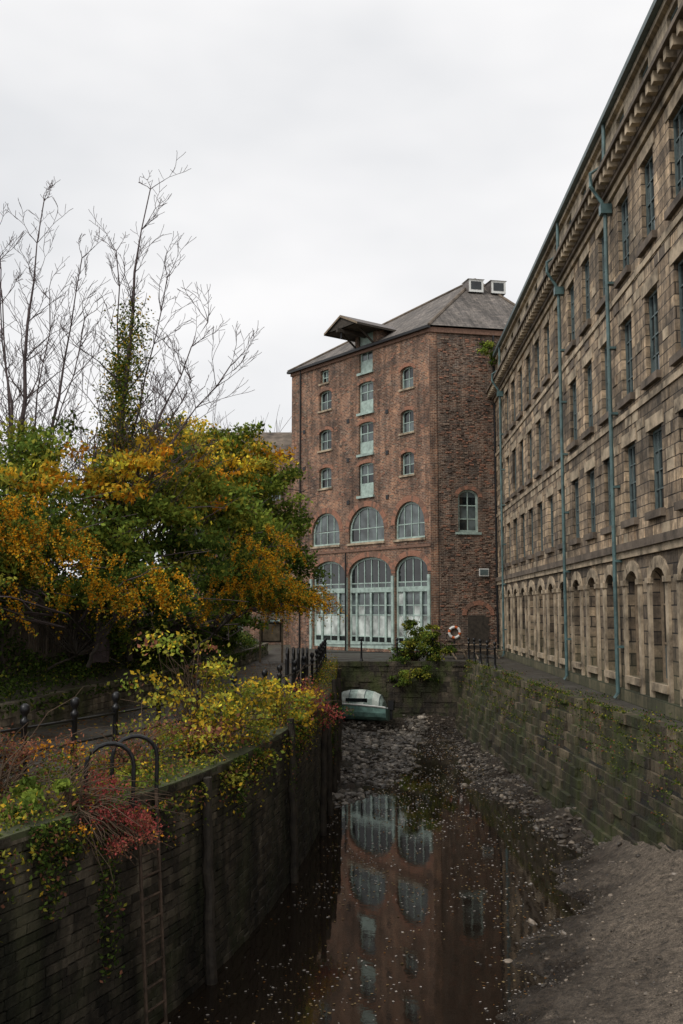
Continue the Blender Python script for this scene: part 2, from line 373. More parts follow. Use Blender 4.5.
# ------------------------------------------------------------ long stone mill
def stone_mill():
    L=51.0; far=Vector((9.25+.02,59.0,0)); mw=frame(far,(-.0347,-1)); e=empty('stone_mill',(8.6,34,0))
    cols=[2.4+2.6*i for i in range(19)]
    w=MB(); b=MB(); fr=MB(); gl=MB(); tr=MB()
    g=[(c-.66,c+.66,.75,3.7,.4) for c in cols]
    up=[(c-.6,c+.6,za,zb,0) for c in cols for za,zb in ((5.15,7.3),(8.65,10.95),(12.3,14.6))]
    at=[(c-.45,c+.45,16.45,17.15,0) for c in cols]
    facade(b,L,-.2,4.3,g,'stone_base',.3); facade(w,L,4.3,15.2,up,'stone',.22)
    a=MB(); facade(a,L,15.9,17.45,at,'attic',.2)
    for o in g:
        window(fr,gl,o,.3,2,[o[2]+1.0,o[2]+2.0],'frame_tan',.1,.05,('glass_d','glass_d','glass_m'))
        tr.box(o[0]-.12,o[1]+.12,-.12,.05,o[2]-.2,o[2]-.003,'trimstone')
        c=(o[0]+o[1])/2
        for s in (-1,1):
            tr.box(c+s*.82-.13,c+s*.82+.13,-.07,.02,-.2,3.3,'trimstone'); tr.box(c+s*.82-.17,c+s*.82+.17,-.12,.02,3.3,3.45,'trimstone')
        P=archpts(o,7); Q=archpts(o,7,.3)
        for i in range(7):
            y=-.05-random.uniform(0,.02); p,q,r,s=P[i],P[i+1],Q[i+1],Q[i]
            tr.face([(p[0],y,p[1]),(q[0],y,q[1]),(r[0],y,r[1]),(s[0],y,s[1])],'trimstone'); tr.face([(p[0],y,p[1]),(p[0],.02,p[1]),(q[0],.02,q[1]),(q[0],y,q[1])],'trimstone')
            tr.face([(s[0],y,s[1]),(r[0],y,r[1]),(r[0],.0,r[1]),(s[0],.0,s[1])],'trimstone')
    for o in up:
        h=o[3]-o[2]
        window(fr,gl,o,.22,3,[o[2]+h*.27,o[2]+h*.5,o[2]+h*.74],'frame_grey',.07,.035,('glass_d','glass_d','glass_d','glass_m'))
        tr.box(o[0]-.16,o[1]+.16,-.13,.05,o[2]-.2,o[2]-.003,'darktrim')
        tr.box(o[0]-.2,o[1]+.2,-.03,.02,o[3]+.003,o[3]+.34,'trimstone')
    for k in range(1300):
        x=random.uniform(0,L-.8); z=random.choice([4.5+.3*i for i in range(36)])
        if z+.3>15.1 or any(o[0]-.25<x+.7 and x<o[1]+.25 and o[2]-.3<z+.3 and z<o[3]+.4 for o in up): continue
        tr.box(x,x+random.uniform(.35,.68),-random.uniform(.008,.03),.0,z+.012,z+.288,random.choice(('trimstone','trimstone','darktrim','stone')))
    for o in at: window(fr,gl,o,.2,2,[],'frame_grey',.07,.04,('glass_m','glass_d'))
    tr.box(-.1,L,-.16,.02,4.28,4.5,'darktrim'); tr.box(-.06,L,-.09,.02,4.08,4.277,'trimstone')
    tr.box(-.04,L,-.05,.02,8.1,8.27,'trimstone'); tr.box(-.04,L,-.05,.02,11.75,11.92,'trimstone'); tr.box(-.05,L,-.12,.02,-.2,.35,'stone_base')
    tr.box(-.1,L,-.1,.02,15.0,15.2,'trimstone')
    tr.box(-.15,L,-.2,.25,15.2,15.32,'darktrim'); tr.box(-.4,L,-.55,.25,15.62,15.75,'darktrim'); tr.box(-.3,L,-.42,.25,15.753,15.9,'darktrim')
    tr.box(-.15,L,-.22,.25,15.32,15.62,'darktrim')
    x=0
    while x<L: tr.box(x,x+.22,-.47,-.2,15.34,15.617,'trimstone'); x+=.52
    tr.box(-.1,L,-.14,.02,17.3,17.45,'attic')
    gt=MB(); gt.box(-.25,L,-.3,-.12,17.47,17.64,'frame_grey')
    gt.box(-.2,L,-.1,11,17.45,17.5,'darktrim')
    for px in (3.7,21.9,29.7,42.7):
        gt.tube([(px,-.18,17.5),(px,-.2,16.2),(px,-.62,15.9),(px,-.62,15.5),(px,-.3,15.0),(px,-.2,14.7),(px,-.2,0.2),(px,-.3,.05)],.06,'pipe',8)
        gt.box(px-.14,px+.14,-.36,-.02,14.6,14.9,'pipe')
        for z in (1.5,4.0,6.2,8.4,10.4,12.4): gt.box(px-.11,px+.11,-.2,0,z,z+.07,'pipe')
    rf=MB(); rf.face([(-.2,-.1,17.5),(L,-.1,17.5),(L,5.5,20),(-.2,5.5,20)],'darktrim'); rf.face([(-.2,11,17.5),(-.2,5.5,20),(L,5.5,20),(L,11,17.5)],'darktrim')
    rf.face([(-.2,-.1,17.5),(-.2,5.5,20),(-.2,11,17.5)],'stone')
    bx=MB(); bx.face([(0,0,-.2),(0,0,17.45),(0,10,17.45),(0,10,-.2)],'stone'); bx.face([(L,0,-.2),(L,10,-.2),(L,10,17.45),(L,0,17.45)],'stone'); bx.face([(0,10,-.2),(0,10,17.45),(L,10,17.45),(L,10,-.2)],'stone')
    b.obj('ground_floor_wall',e,mw); w.obj('upper_wall',e,mw); a.obj('attic_wall',e,mw); fr.obj('window_frames',e,mw); gl.obj('window_glass',e,mw)
    tr.obj('stone_trim_and_cornice',e,mw); gt.obj('gutters_and_downpipes',e,mw); rf.obj('roof',e,mw); bx.obj('end_and_rear_walls',e,mw)
stone_mill()

def back_house():
    e=empty('brick_house',(-7,76,0)); mw=frame((-13,76,0),(1,0)); w=MB(); fr=MB(); gl=MB()
    ops=[(x,x+1,z,z+1.6,0) for x in (1.5,4.5,7.3) for z in (1,4.5,8,11)]
    facade(w,9.6,-.2,14.5,ops,'brick'); w.box(0,9.6,8,8.1,-.2,14.5,'brick'); w.box(9.5,9.6,0.01,8,-.2,14.5,'brick'); w.box(0,.1,.01,8,-.2,14.5,'brick')
    for o in ops: window(fr,gl,o,.28,2,[o[2]+.8],'frame_green',.08,.04,('glass_d','glass_m'))
    r=MB(); r.face([(-.3,-.3,14.5),(9.8,-.3,14.5),(9.8,4,17),(-.3,4,17)],'darktrim'); r.face([(-.3,8.3,14.5),(-.3,4,17),(9.8,4,17),(9.8,8.3,14.5)],'darktrim')
    w.obj('walls',e,mw); fr.obj('window_frames',e,mw); gl.obj('window_glass',e,mw); r.obj('roof',e,mw)
back_house()

# ------------------------------------------------------------ terrain
YL=np.array([-60,0,6,11.7,13.6,15.6,19,24,28,33,40,50.]); XLv=np.array([-12,-7.6,-5.6,-3.9,-3.1,-2.35,-1.6,-.95,-.6,-.35,-.3,-.3])
YR=np.array([-60,8,21,29,35,45,50.]); XRv=np.array([6.5,7.0,7.15,6.9,6.6,6.4,6.3])
def smooth_interp(y,Y,X):
    return sum(np.interp(np.asarray(y)+o,Y,X) for o in (-1.5,-.75,0,.75,1.5))/5
XL=lambda y: smooth_interp(y,YL,XLv)
XR=lambda y: smooth_interp(y,YR,XRv)
WZ=-3.2
t=NT('earth_ground'); v=t.coord('Object'); n=t.noise(v,.6,4,.7); n2=t.noise(v,9,4,.7)
c=t.ramp(n,[(.35,(.05,.05,.03)),(.5,(.085,.07,.05)),(.65,(.045,.06,.02))]); t.l(t.mix(c,t.ramp(n2,[(.3,t.g(.5)),(.7,t.g(1.4))]),1.0,'MULTIPLY'),t.b.inputs['Base Color'])
t.b.inputs['Roughness'].default_value=.95; t.bump(n2,.8,.05); M['ground']=t.m
t=NT('tarmac_path'); v=t.coord('Object'); n=t.noise(v,.8,4,.7); n2=t.noise(v,30,3,.7)
c=t.ramp(n,[(.35,(.03,.027,.02)),(.65,(.07,.062,.05))]); t.l(t.mix(c,t.ramp(n2,[(.3,t.g(.7)),(.7,t.g(1.3))]),1.0,'MULTIPLY'),t.b.inputs['Base Color'])
t.l(t.ramp(n,[(.4,t.g(.45)),(.6,t.g(.85))]),t.b.inputs['Roughness']); t.bump(n2,.4,.01); M['path']=t.m
ys=[-60]+list(np.arange(-30,50.01,1.0)); g=MB()
for i in range(len(ys)-1):
    a,b=ys[i],ys[i+1]
    g.face([(-400,a,0),(float(XL(a))+.02,a,0),(float(XL(b))+.02,b,0),(-400,b,0)],'ground')
    g.face([(float(XR(a))-.02,a,0),(400,a,0),(400,b,0),(float(XR(b))-.02,b,0)],'ground')
g.face([(-400,50,0),(400,50,0),(400,600,0),(-400,600,0)],'ground'); g.face([(-400,-400,0),(400,-400,0),(400,-60,0),(-400,-60,0)],'ground')
g.obj('ground')
HY=np.array([0,12,23,33,52,62.]); HX=np.array([-9.2,-7.9,-6.6,-5.3,-4.4,-4.3]); HXf=lambda y: smooth_interp(y,HY,HX)
RY=np.array([4,13.5,15,16.1,17.1,19.5,23.6,28,34,49.]); RX=np.array([-8,-5.35,-4.7,-4.25,-3.85,-3.0,-1.8,-1.3,-.9,-.8]); RXf=lambda y: smooth_interp(y,RY,RX)
p=MB(); ys=list(np.arange(2,49.01,1.0))
for a,b in zip(ys[:-1],ys[1:]): p.face([(float(HXf(a))+.2,a,.004),(float(RXf(a))-.05,a,.004),(float(RXf(b))-.05,b,.004),(float(HXf(b))+.2,b,.004)],'path')
p.face([(-4.6,49,.004),(-.9,49,.004),(-.9,50.4,.004),(9.2,50.4,.004),(9.2,58.3,.004),(5.3,58.2,.004),(-3.5,69.5,.004),(-4.6,69.5,.004)],'path')
for a,b in zip(np.arange(2,50,2.),np.arange(4,51,2.)): p.face([(float(XR(a))+.75,a,.004),(7.2+.0347*a,a,.004),(7.2+.0347*b,b,.004),(float(XR(b))+.75,b,.004)],'path')
p.obj('footpath')

# ------------------------------------------------------------ river bed + water
def bedz(X,Y):
    xw=np.interp(Y,[-60,10,14.65,19.4,24.4,27,30,34,40,46,50],[-3,.6,2.3,4.0,5.6,5.4,5.0,4.5,4.5,4.9,5.2])
    xw=xw+.25*np.sin(Y*1.3)+.14*np.sin(Y*3.1+1)
    hb=np.interp(Y,[8,21,25,29,50],[-1.65,-1.8,-1.95,-2.05,-2.25]); xr=XR(Y)
    d=X-xw; tt=np.clip(d/np.maximum(xr-xw,.4),0,1); pw=np.interp(Y,[17,24,34],[1.0,1.7,2.6])
    right=np.where(d>0,WZ+.02+(hb-WZ)*tt**pw,WZ+np.maximum(d*.25,-.5))
    xl=np.interp(Y,[28,30.5,33,37,42,46,51],[-4,-.2,1.2,2.3,2.8,3.2,5.0]); dl=xl-X
    left=np.where(dl>0,WZ+.2*(1-np.exp(-dl*.8)),WZ+np.maximum(dl*.2,-.5))
    far=WZ-.5+np.clip((Y-44.5)/5.5,0,1)**1.3*1.15
    mound=WZ-.3+1.0*np.exp(-((X-.5)**2/5+(Y-49.2)**2/6))
    return np.maximum(np.maximum(right,left),np.maximum(far,mound))
def bednoise(x,y):
    return .12*mnoise.noise((x*.55,y*.4,3))+.08*mnoise.noise((x*1.7,y*1.5,1))+.055*mnoise.noise((x*3.6,y*3.6,7))
gx=np.linspace(-5,8.6,136); gy=np.concatenate([np.arange(-60,8,2.),np.arange(8,30,.11),np.arange(30,51.2,.2)])
XX,YY=np.meshgrid(gx,gy); ZZ=bedz(XX,YY)
nz=np.array([bednoise(a,b) for a,b in zip(XX.ravel(),YY.ravel())]).reshape(XX.shape); ZZ=ZZ+nz
def bed_at(x,y): return float(bedz(np.array(x),np.array(y)))+bednoise(x,y)
XX=np.where(XX<-4.9,-13.,XX)
vs=np.stack([XX.ravel(),YY.ravel(),ZZ.ravel()],1); W=len(gx); fs=[(j*W+i,j*W+i+1,(j+1)*W+i+1,(j+1)*W+i) for j in range(len(gy)-1) for i in range(W-1)]
t=NT('river_mud'); v=t.coord('Object'); n=t.noise(v,.9,4,.7); n2=t.noise(v,8,4,.85); n3=t.noise(v,40,3,.6)
sp=t.n('ShaderNodeSeparateXYZ'); t.l(v,sp.inputs[0]); mr=t.n('ShaderNodeMapRange'); mr.inputs[1].default_value=WZ; mr.inputs[2].default_value=WZ+.85; t.l(sp.outputs[2],mr.inputs[0])
mm=t.n('ShaderNodeMath',operation='MULTIPLY_ADD'); t.l(n,mm.inputs[0]); mm.inputs[1].default_value=1.5; mm.inputs[2].default_value=-.75
ad=t.n('ShaderNodeMath',operation='ADD'); t.l(mr.outputs[0],ad.inputs[0]); t.l(mm.outputs[0],ad.inputs[1])
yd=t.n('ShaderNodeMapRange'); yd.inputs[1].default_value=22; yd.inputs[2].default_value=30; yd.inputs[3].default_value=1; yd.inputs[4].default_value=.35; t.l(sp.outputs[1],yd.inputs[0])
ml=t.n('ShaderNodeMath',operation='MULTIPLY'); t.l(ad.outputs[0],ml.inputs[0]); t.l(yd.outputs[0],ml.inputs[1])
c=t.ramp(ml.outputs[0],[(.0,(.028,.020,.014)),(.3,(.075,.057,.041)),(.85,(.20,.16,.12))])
c=t.mix(c,t.ramp(n2,[(.35,t.g(.3)),(.65,t.g(1.55))]),1.0,'MULTIPLY'); c=t.mix(c,t.ramp(n3,[(.35,t.g(.55)),(.65,t.g(1.45))]),1.0,'MULTIPLY'); t.l(c,t.b.inputs['Base Color'])
t.l(t.ramp(ml.outputs[0],[(.05,t.g(.16)),(.4,t.g(.5)),(.9,t.g(.85))]),t.b.inputs['Roughness'])
t.bump(t.mix(n2,n3,.35),1.0,.16); M['mud']=t.m
me=bpy.data.meshes.new('river_bed'); me.from_pydata(vs.tolist(),[],fs); me.materials.append(M['mud']); me.polygons.foreach_set('use_smooth',[True]*len(fs)); place(me,'river_bed',None)
t=NT('river_water'); v=t.coord('Object'); t.b.inputs['Base Color'].default_value=(.014,.010,.007,1); t.b.inputs['Roughness'].default_value=.015; t.b.inputs['IOR'].default_value=1.38
t.bump(t.mix(t.noise(t.scalev(v,(1,.6,1)),2.5,3,.5),t.noise(v,9,3,.6),.3),.07,.02); M['water']=t.m
wm=MB(); wm.face([(-13,-60,WZ),(9,-60,WZ),(9,51,WZ),(-13,51,WZ)],'water'); wm.obj('river_water')

def scatter_quads(name,C,S,cols,mat,flat=False,parent=None,aspect=.55,down=0):
    N=len(C); C=np.asarray(C,float); S=np.asarray(S,float).reshape(-1,1)
    a=RNG.normal(size=(N,3))
    if flat: a[:,2]*=.04
    a[:,2]-=down; a/=np.linalg.norm(a,axis=1,keepdims=True)
    b=RNG.normal(size=(N,3))
    if flat: b[:,2]*=.04
    b-=a*(a*b).sum(1,keepdims=True); b/=np.linalg.norm(b,axis=1,keepdims=True)
    V=np.stack([C-a*S,C+b*S*aspect,C+a*S,C-b*S*aspect],1).reshape(-1,3)
    me=bpy.data.meshes.new(name); me.vertices.add(4*N); me.vertices.foreach_set('co',V.ravel().astype(np.float32))
    me.loops.add(4*N); me.loops.foreach_set('vertex_index',np.arange(4*N,dtype=np.int32))
    me.polygons.add(N); me.polygons.foreach_set('loop_start',np.arange(0,4*N,4,dtype=np.int32)); me.polygons.foreach_set('loop_total',np.full(N,4,dtype=np.int32))
    me.update(calc_edges=True)
    at=me.color_attributes.new('Col','FLOAT_COLOR','POINT'); cc=np.concatenate([np.repeat(np.clip(cols,0.003,.9),4,0),np.ones((4*N,1))],1)
    at.data.foreach_set('color',cc.ravel().astype(np.float32)); me.materials.append(M[mat]); return place(me,name,parent)

def stones(name,pts,sz,cols):
    ph=(1+5**.5)/2; iv=np.array([(-1,ph,0),(1,ph,0),(-1,-ph,0),(1,-ph,0),(0,-1,ph),(0,1,ph),(0,-1,-ph),(0,1,-ph),(ph,0,-1),(ph,0,1),(-ph,0,-1),(-ph,0,1)])/1.9
    fi=np.array([(0,11,5),(0,5,1),(0,1,7),(0,7,10),(0,10,11),(1,5,9),(5,11,4),(11,10,2),(10,7,6),(7,1,8),(3,9,4),(3,4,2),(3,2,6),(3,6,8),(3,8,9),(4,9,5),(2,4,11),(6,2,10),(8,6,7),(9,8,1)])
    N=len(pts); V=np.repeat(iv[None],N,0)*(1+RNG.uniform(-.25,.25,(N,12,1)))
    V*=RNG.uniform(.5,1.2,(N,1,3))*np.array([1,1,.6]); an=RNG.uniform(0,6.28,N); ca,sa=np.cos(an)[:,None],np.sin(an)[:,None]
    x=V[:,:,0]*ca-V[:,:,1]*sa; y=V[:,:,0]*sa+V[:,:,1]*ca; V=np.stack([x,y,V[:,:,2]],2)*np.asarray(sz)[:,None,None]+np.asarray(pts)[:,None,:]
    F=(fi[None]+12*np.arange(N)[:,None,None]).reshape(-1,3)
    me=bpy.data.meshes.new(name); me.from_pydata(V.reshape(-1,3).tolist(),[],F.tolist()); at=me.color_attributes.new('Col','FLOAT_COLOR','POINT')
    cc=np.concatenate([np.repeat(cols,12,0),np.ones((12*N,1))],1); at.data.foreach_set('color',cc.ravel().astype(np.float32)); me.materials.append(M['pebble']); place(me,name,None)
P=[];S=[];Cc=[]
def addst(n,xf,y0,y1,s0,s1,base,thr=-2):
    for _ in range(n):
        y=random.uniform(y0,y1); a,b=xf(y); x=random.uniform(a,b)
        if x>float(XR(y))-.1 or x<float(XL(y))+.1: continue
        if mnoise.noise((x*.7,y*.5,8))<thr+random.uniform(-.2,.2): continue
        z=bed_at(x,y)
        if z<WZ-.1: continue
        s=s0+(s1-s0)*random.random()**3; P.append((x,y,z+s*.1)); S.append(s)
        k=random.uniform(.35,1.4) if random.random()<.85 else random.uniform(1.8,3.2); Cc.append([c*k for c in base])
addst(6500,lambda y:(-.3,4.2),30.5,50,.03,.2,(.125,.108,.088),-.15)
addst(4800,lambda y:(3.2,6.8),24,50,.03,.13,(.09,.073,.055),-.15)
addst(4500,lambda y:(1.0,7.1),10,27,.01,.045,(.13,.105,.08),-.15)
addst(110,lambda y:(2.5,7.1),11,28,.04,.12,(.11,.09,.07))
stones('river_stones',P,S,np.array(Cc))
pts=[];sz=[];cl=[]
while len(pts)<5200:
    y=8+42*random.random(); x=random.uniform(float(XL(y))+.2,6.5); bz=bed_at(x,y)
    if bz>WZ+.12: continue
    dens=mnoise.noise((x*.8,y*.35,5))+.45*mnoise.noise((x*3,y*2,5))+(.25 if y>28 else 0)
    if dens<random.uniform(-.3,.4): continue
    pts.append((x,y,max(WZ,bz)+.012)); sz.append(random.uniform(.007,.022)*(1+.03*y)); k=random.random()
    cl.append((.52,.48,.44) if k<.5 else ((.30,.22,.11) if k<.85 else (.22,.10,.03)))
scatter_quads('floating_leaves',pts,sz,np.array(cl),'leaf',flat=True,aspect=.7)

# ------------------------------------------------------------ quay walls from individual blocks
def block_wall(name,path,z0,z1,bl,bh,batter,base,matk,side=1,jit=.02,dark=True,cap=.05):
    pts=[Vector(q) for q in path]; acc=[0]
    for a,b in zip(pts[:-1],pts[1:]): acc.append(acc[-1]+(b-a).length)
    PX=[q.x for q in pts];PY=[q.y for q in pts]; T=acc[-1]
    at=lambda s:Vector((float(np.interp(s,acc,PX)),float(np.interp(s,acc,PY))))
    mb=MB(); cols=[]; rows=int(math.ceil((z1-z0)/bh))
    for r in range(rows):
        s=-bl*random.random(); zt=z1-r*bh; zb=zt-bh+.012
        while s<T:
            wd=bl*random.uniform(.6,1.45); a,b=max(s,0),min(s+wd-.014,T)
            s+=wd
            if b-a<.05: continue
            p0,p1=at(a),at(b); t_=(p1-p0).normalized(); nn=Vector((t_.y,-t_.x))*side
            off=batter*(r+.5)*bh+random.uniform(-jit,jit); ob=off-.3-(batter*r*bh)
            q=[p0+nn*ob,p1+nn*ob,p1+nn*(off+random.uniform(-.01,.01)),p0+nn*off]
            if r==0: q[2]=p1+nn*(off+cap); q[3]=p0+nn*(off+cap)
            i=len(mb.v); dz=random.uniform(-.012,.008)
            for zz in (zb,zt+dz): mb.v+=[(u.x,u.y,zz) for u in q]
            for f in ((0,1,2,3),(7,6,5,4),(0,4,5,1),(1,5,6,2),(2,6,7,3),(3,7,4,0)): mb.f.append(tuple(i+k for k in f)); mb.mi.append(mb.mat(matk))
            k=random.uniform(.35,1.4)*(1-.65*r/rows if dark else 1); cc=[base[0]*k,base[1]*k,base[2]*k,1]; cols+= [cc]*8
    for a,b in zip(pts[:-1],pts[1:]):
        t_=(b-a).normalized(); nn=Vector((t_.y,-t_.x))*side
        A0=a-nn*.06;B0=b-nn*.06;A1=a+nn*(batter*(z1-z0)-.06);B1=b+nn*(batter*(z1-z0)-.06)
        mb.face([(A1.x,A1.y,z0),(B1.x,B1.y,z0),(B0.x,B0.y,z1-.02),(A0.x,A0.y,z1-.02)],matk); cols+=[[.02,.018,.015,1]]*4
    return mb.obj(name,None,cols=cols)
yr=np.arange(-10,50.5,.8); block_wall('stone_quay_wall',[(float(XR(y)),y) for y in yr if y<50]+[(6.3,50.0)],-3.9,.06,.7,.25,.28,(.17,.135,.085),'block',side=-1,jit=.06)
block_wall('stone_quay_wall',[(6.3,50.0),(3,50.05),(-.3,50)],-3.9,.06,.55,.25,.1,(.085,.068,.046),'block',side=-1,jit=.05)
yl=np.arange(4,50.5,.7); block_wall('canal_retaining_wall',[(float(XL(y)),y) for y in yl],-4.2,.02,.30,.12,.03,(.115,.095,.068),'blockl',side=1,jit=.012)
cp=MB()
for a,b in zip(yl[:-1],yl[1:]):
    A=(float(XL(a)),a);B=(float(XL(b)),b); h=.035; cp.face([(A[0]-.45,a,h),(A[0]+.05,a,h),(B[0]+.05,b,h),(B[0]-.45,b,h)],'trimdark'); cp.face([(A[0]+.05,a,h),(A[0]+.05,a,-.04),(B[0]+.05,b,-.04),(B[0]+.05,b,h)],'trimdark')
cp.obj('quay_coping')

def pile(y,top,lean=0,r=.095,off=.24):
    mb=MB(); x=float(XL(y))+off; pts=[];rs=[]
    for i in range(12):
        f=i/11; pts.append((x+lean*(1-f)+random.gauss(0,.012),y+random.gauss(0,.012),top+(-4-top)*f)); rs.append(r*(.8+.25*f)*random.uniform(.93,1.07))
    mb.tube(pts,rs,'pile',10); mb.obj('timber_pile')
for y,t_,l_ in ((16.2,-.05,-.14),(22.0,.25,-.14),(26.5,-.1,.05),(29,.2,-.05),(31.5,.45,-.05),(34,.3,0),(38,.4,0)): pile(y,t_,l_)

def ladder():
    e=empty('dock_ladder',(-2.9,14.1,0)); a=Vector((float(XL(13.9))+.22,13.9,0)); b=Vector((float(XL(14.35))+.22,14.35,0)); mb=MB()
    for q in (a,b): mb.tube([q+Vector((0,0,.1)),q+Vector((.25,0,-4))],.026,'rust',6)
    for k in range(13):
        z=-.15-.29*k; o=Vector((.25*(-z+.1)/4.1,0,z)); mb.tube([a+o,b+o],.018,'rust',6)
    mb.obj('ladder_rails_and_rungs',e)
    h=MB()
    for q in (a+Vector((-.1,-.05,0)),b+Vector((-.1,.3,0))):
        P_=[q+Vector((.05,0,-.4)),q+Vector((.05,0,.45))]+[q+Vector((-.25+.30*math.cos(t),-.1*(1-math.cos(t)),.5+.3*math.sin(t))) for t in np.linspace(0,math.pi,10)]+[q+Vector((-.55,-.2,.4)),q+Vector((-.55,-.2,0))]
        h.tube(P_,.03,'black',8)
    h.obj('hoop_handrails',e)
ladder()

def bollard(mb,x,y,z=0,h=1.2):
    mb.revolve((x,y,z),[(.10,0),(.10,.08),(.07,.12),(.055,.25),(.045,.5),(.045,.9),(.068,.93),(.068,.98),(.04,1.0),(.04,1.05),(.07,1.09),(.078,1.14),(.065,1.19),(.025,1.22)],'black',10)
def railing(name,pts,posts):
    mb=MB()
    for p_ in posts: bollard(mb,*p_)
    for z in (.5,.86): mb.tube([(p_[0],p_[1],z) for p_ in pts],.022,'black',6)
    return mb.obj(name,smooth=True)
ry=[12,13.5,15,16.1,17.15,18.5,20,21.8,23.6,25.6,28,30.5,33,36,39,42,45,48.5]
railing('quay_railing',[(float(np.interp(y,RY,RX)),y) for y in ry],[(float(np.interp(y,RY,RX)),y) for y in ry])
railing('quay_railing',[(x,50.5,0) for x in np.arange(-.8,6.5,1.4)],[(x,50.5) for x in np.arange(-.8,6.5,1.8)])
railing('quay_railing',[(float(XR(y))+.3,y) for y in np.arange(44,50.6,2.)],[(float(XR(y))+.3,y) for y in np.arange(44,50.6,2.)])
hb=MB()
for k in range(5):
    y=27.5+k*1.3; x=float(np.interp(y,RY,RX))-.15; zt=1.25-.05*k; hb.tube([(x,y,0),(x,y,zt)]+[(x,y+.45-.45*math.cos(t),zt+.3*math.sin(t)) for t in np.linspace(0,math.pi,7)]+[(x,y+.9,0)],.035,'black',7)
hb.obj('hoop_barrier')

# ------------------------------------------------------------ low stone wall, fence on left
hy=np.arange(6,60,.9); block_wall('garden_stone_wall',[(float(HXf(y)),y) for y in hy],0,.7,.42,.16,.02,(.24,.20,.145),'block',side=1,jit=.025,dark=False,cap=.03)
tb=MB()
for a,b in zip(hy[:-1],hy[1:]):
    tb.face([(float(HXf(a))-.05,a,.65),(float(HXf(b))-.05,b,.65),(float(HXf(b))-1.5,b,1.2),(float(HXf(a))-1.5,a,1.2)][::-1],'ground'); tb.face([(float(HXf(a))-1.5,a,1.2),(float(HXf(a))-14,a,1.6),(float(HXf(b))-14,b,1.6),(float(HXf(b))-1.5,b,1.2)],'ground')
tb.obj('raised_bank')
fm=MB(); cols=[]
y=10.
while y<50:
    x=float(HXf(y))-1.3; h=2.95+random.uniform(-.05,.05); fm.box(x-.02,x+.01+random.uniform(0,.012),y,y+.135,1.0,h,'board'); k=random.uniform(.45,1.3); cols+=[[.115*k,.09*k,.07*k,1]]*8; y+=.145
for z in (1.4,2.6):
    for a in np.arange(10,50,2.):
        fm.face([(float(HXf(a))-1.26,a,z),(float(HXf(a+2))-1.26,a+2,z),(float(HXf(a+2))-1.26,a+2,z+.1),(float(HXf(a))-1.26,a,z+.1)],'board'); cols+=[[.10,.08,.06,1]]*4
fm.obj('wooden_fence',cols=cols)

# ------------------------------------------------------------ vegetation
DG=(.045,.075,.018);GR=(.10,.15,.03);YG=(.29,.28,.045);YE=(.70,.45,.045);OR=(.72,.31,.03);RD=(.38,.085,.075);RB=(.27,.115,.07);LG=(.21,.27,.045)
def pick(pal,n):
    w=np.array([p[1] for p in pal],float); w/=w.sum(); idx=RNG.choice(len(pal),n,p=w); return np.array([p[0] for p in pal])[idx]
def clump_leaves(clumps,loose=1.0):
    C=[];S=[];K=[]
    for (x,y,z,R,pal,n,ls) in clumps:
        m=max(6,int(20*R)); sub=RNG.normal(size=(m,3)); sub/=np.linalg.norm(sub,axis=1,keepdims=True); sub*=R*RNG.uniform(.2,1.25,(m,1)); sub[:,2]*=.72
        sc=pick(pal,m); br=RNG.uniform(.55,1.55,m)
        idx=RNG.integers(0,m,n); off=RNG.normal(size=(n,3))*R*.19*loose; off[:,2]*=.55
        C.append(np.array([x,y,z])+sub[idx]+off); S.append(RNG.uniform(.55,1.3,n)*ls)
        lc=pick(pal,n); mixm=RNG.random((n,1))<.65; K.append(np.where(mixm,sc[idx],lc)*br[idx][:,None]*RNG.uniform(.7,1.35,(n,1)))
    return np.concatenate(C),np.concatenate(S),np.concatenate(K)
def limb_pts(a,b,n=6,j=.12,sag=.15):
    a,b=Vector(a),Vector(b); L=(b-a).length; out=[]
    for i in range(n+1):
        f=i/n; p_=a.lerp(b,f)
        if 0<i<n: p_+=Vector((random.gauss(0,1),random.gauss(0,1),random.gauss(0,.5)))*j*L*.3
        p_.z+=sag*L*math.sin(math.pi*f)*.5; out.append(p_)
    return out
def leafy_tree(name,base,clumps,tr=.12,fork=.45):
    e=empty(name,base); mb=MB(); b=Vector(base); cz=Vector((sum(c[0] for c in clumps)/len(clumps),sum(c[1] for c in clumps)/len(clumps),sum(c[2] for c in clumps)/len(clumps)))
    f=b.lerp(cz,fork); f.z=b.z+(cz.z-b.z)*fork; tp=limb_pts(b,f,4,.1,0); mb.tube(tp,[tr*(1-.08*i) for i in range(5)],'bark',8)
    for c in clumps:
        p_=limb_pts(f,c[:3],6,.14,.12); r0=tr*.5; mb.tube(p_,[r0*(1-i/8) for i in range(7)],'bark',6)
        for k in range(10):
            s=p_[random.randint(2,6)]; q=Vector(c[:3])+Vector((random.gauss(0,1),random.gauss(0,1),random.gauss(0,.7)))*c[3]*.75; mb.tube(limb_pts(s,q,3,.15,.05),[.022,.016,.011,.006],'twig',4,False)
    mb.obj('trunk_and_limbs',e); C,S,K=clump_leaves(clumps); scatter_quads('leaves',C,S,K,'leaf',parent=e)
    return e
g1=[(DG,3),(GR,4.5),(YG,1.3)]; g2=[(GR,4),(YG,3),(LG,3)]; y1=[(YG,3),(YE,4),(GR,1.5),(OR,1)]; y2=[(YE,5),(OR,3),(YG,2)]
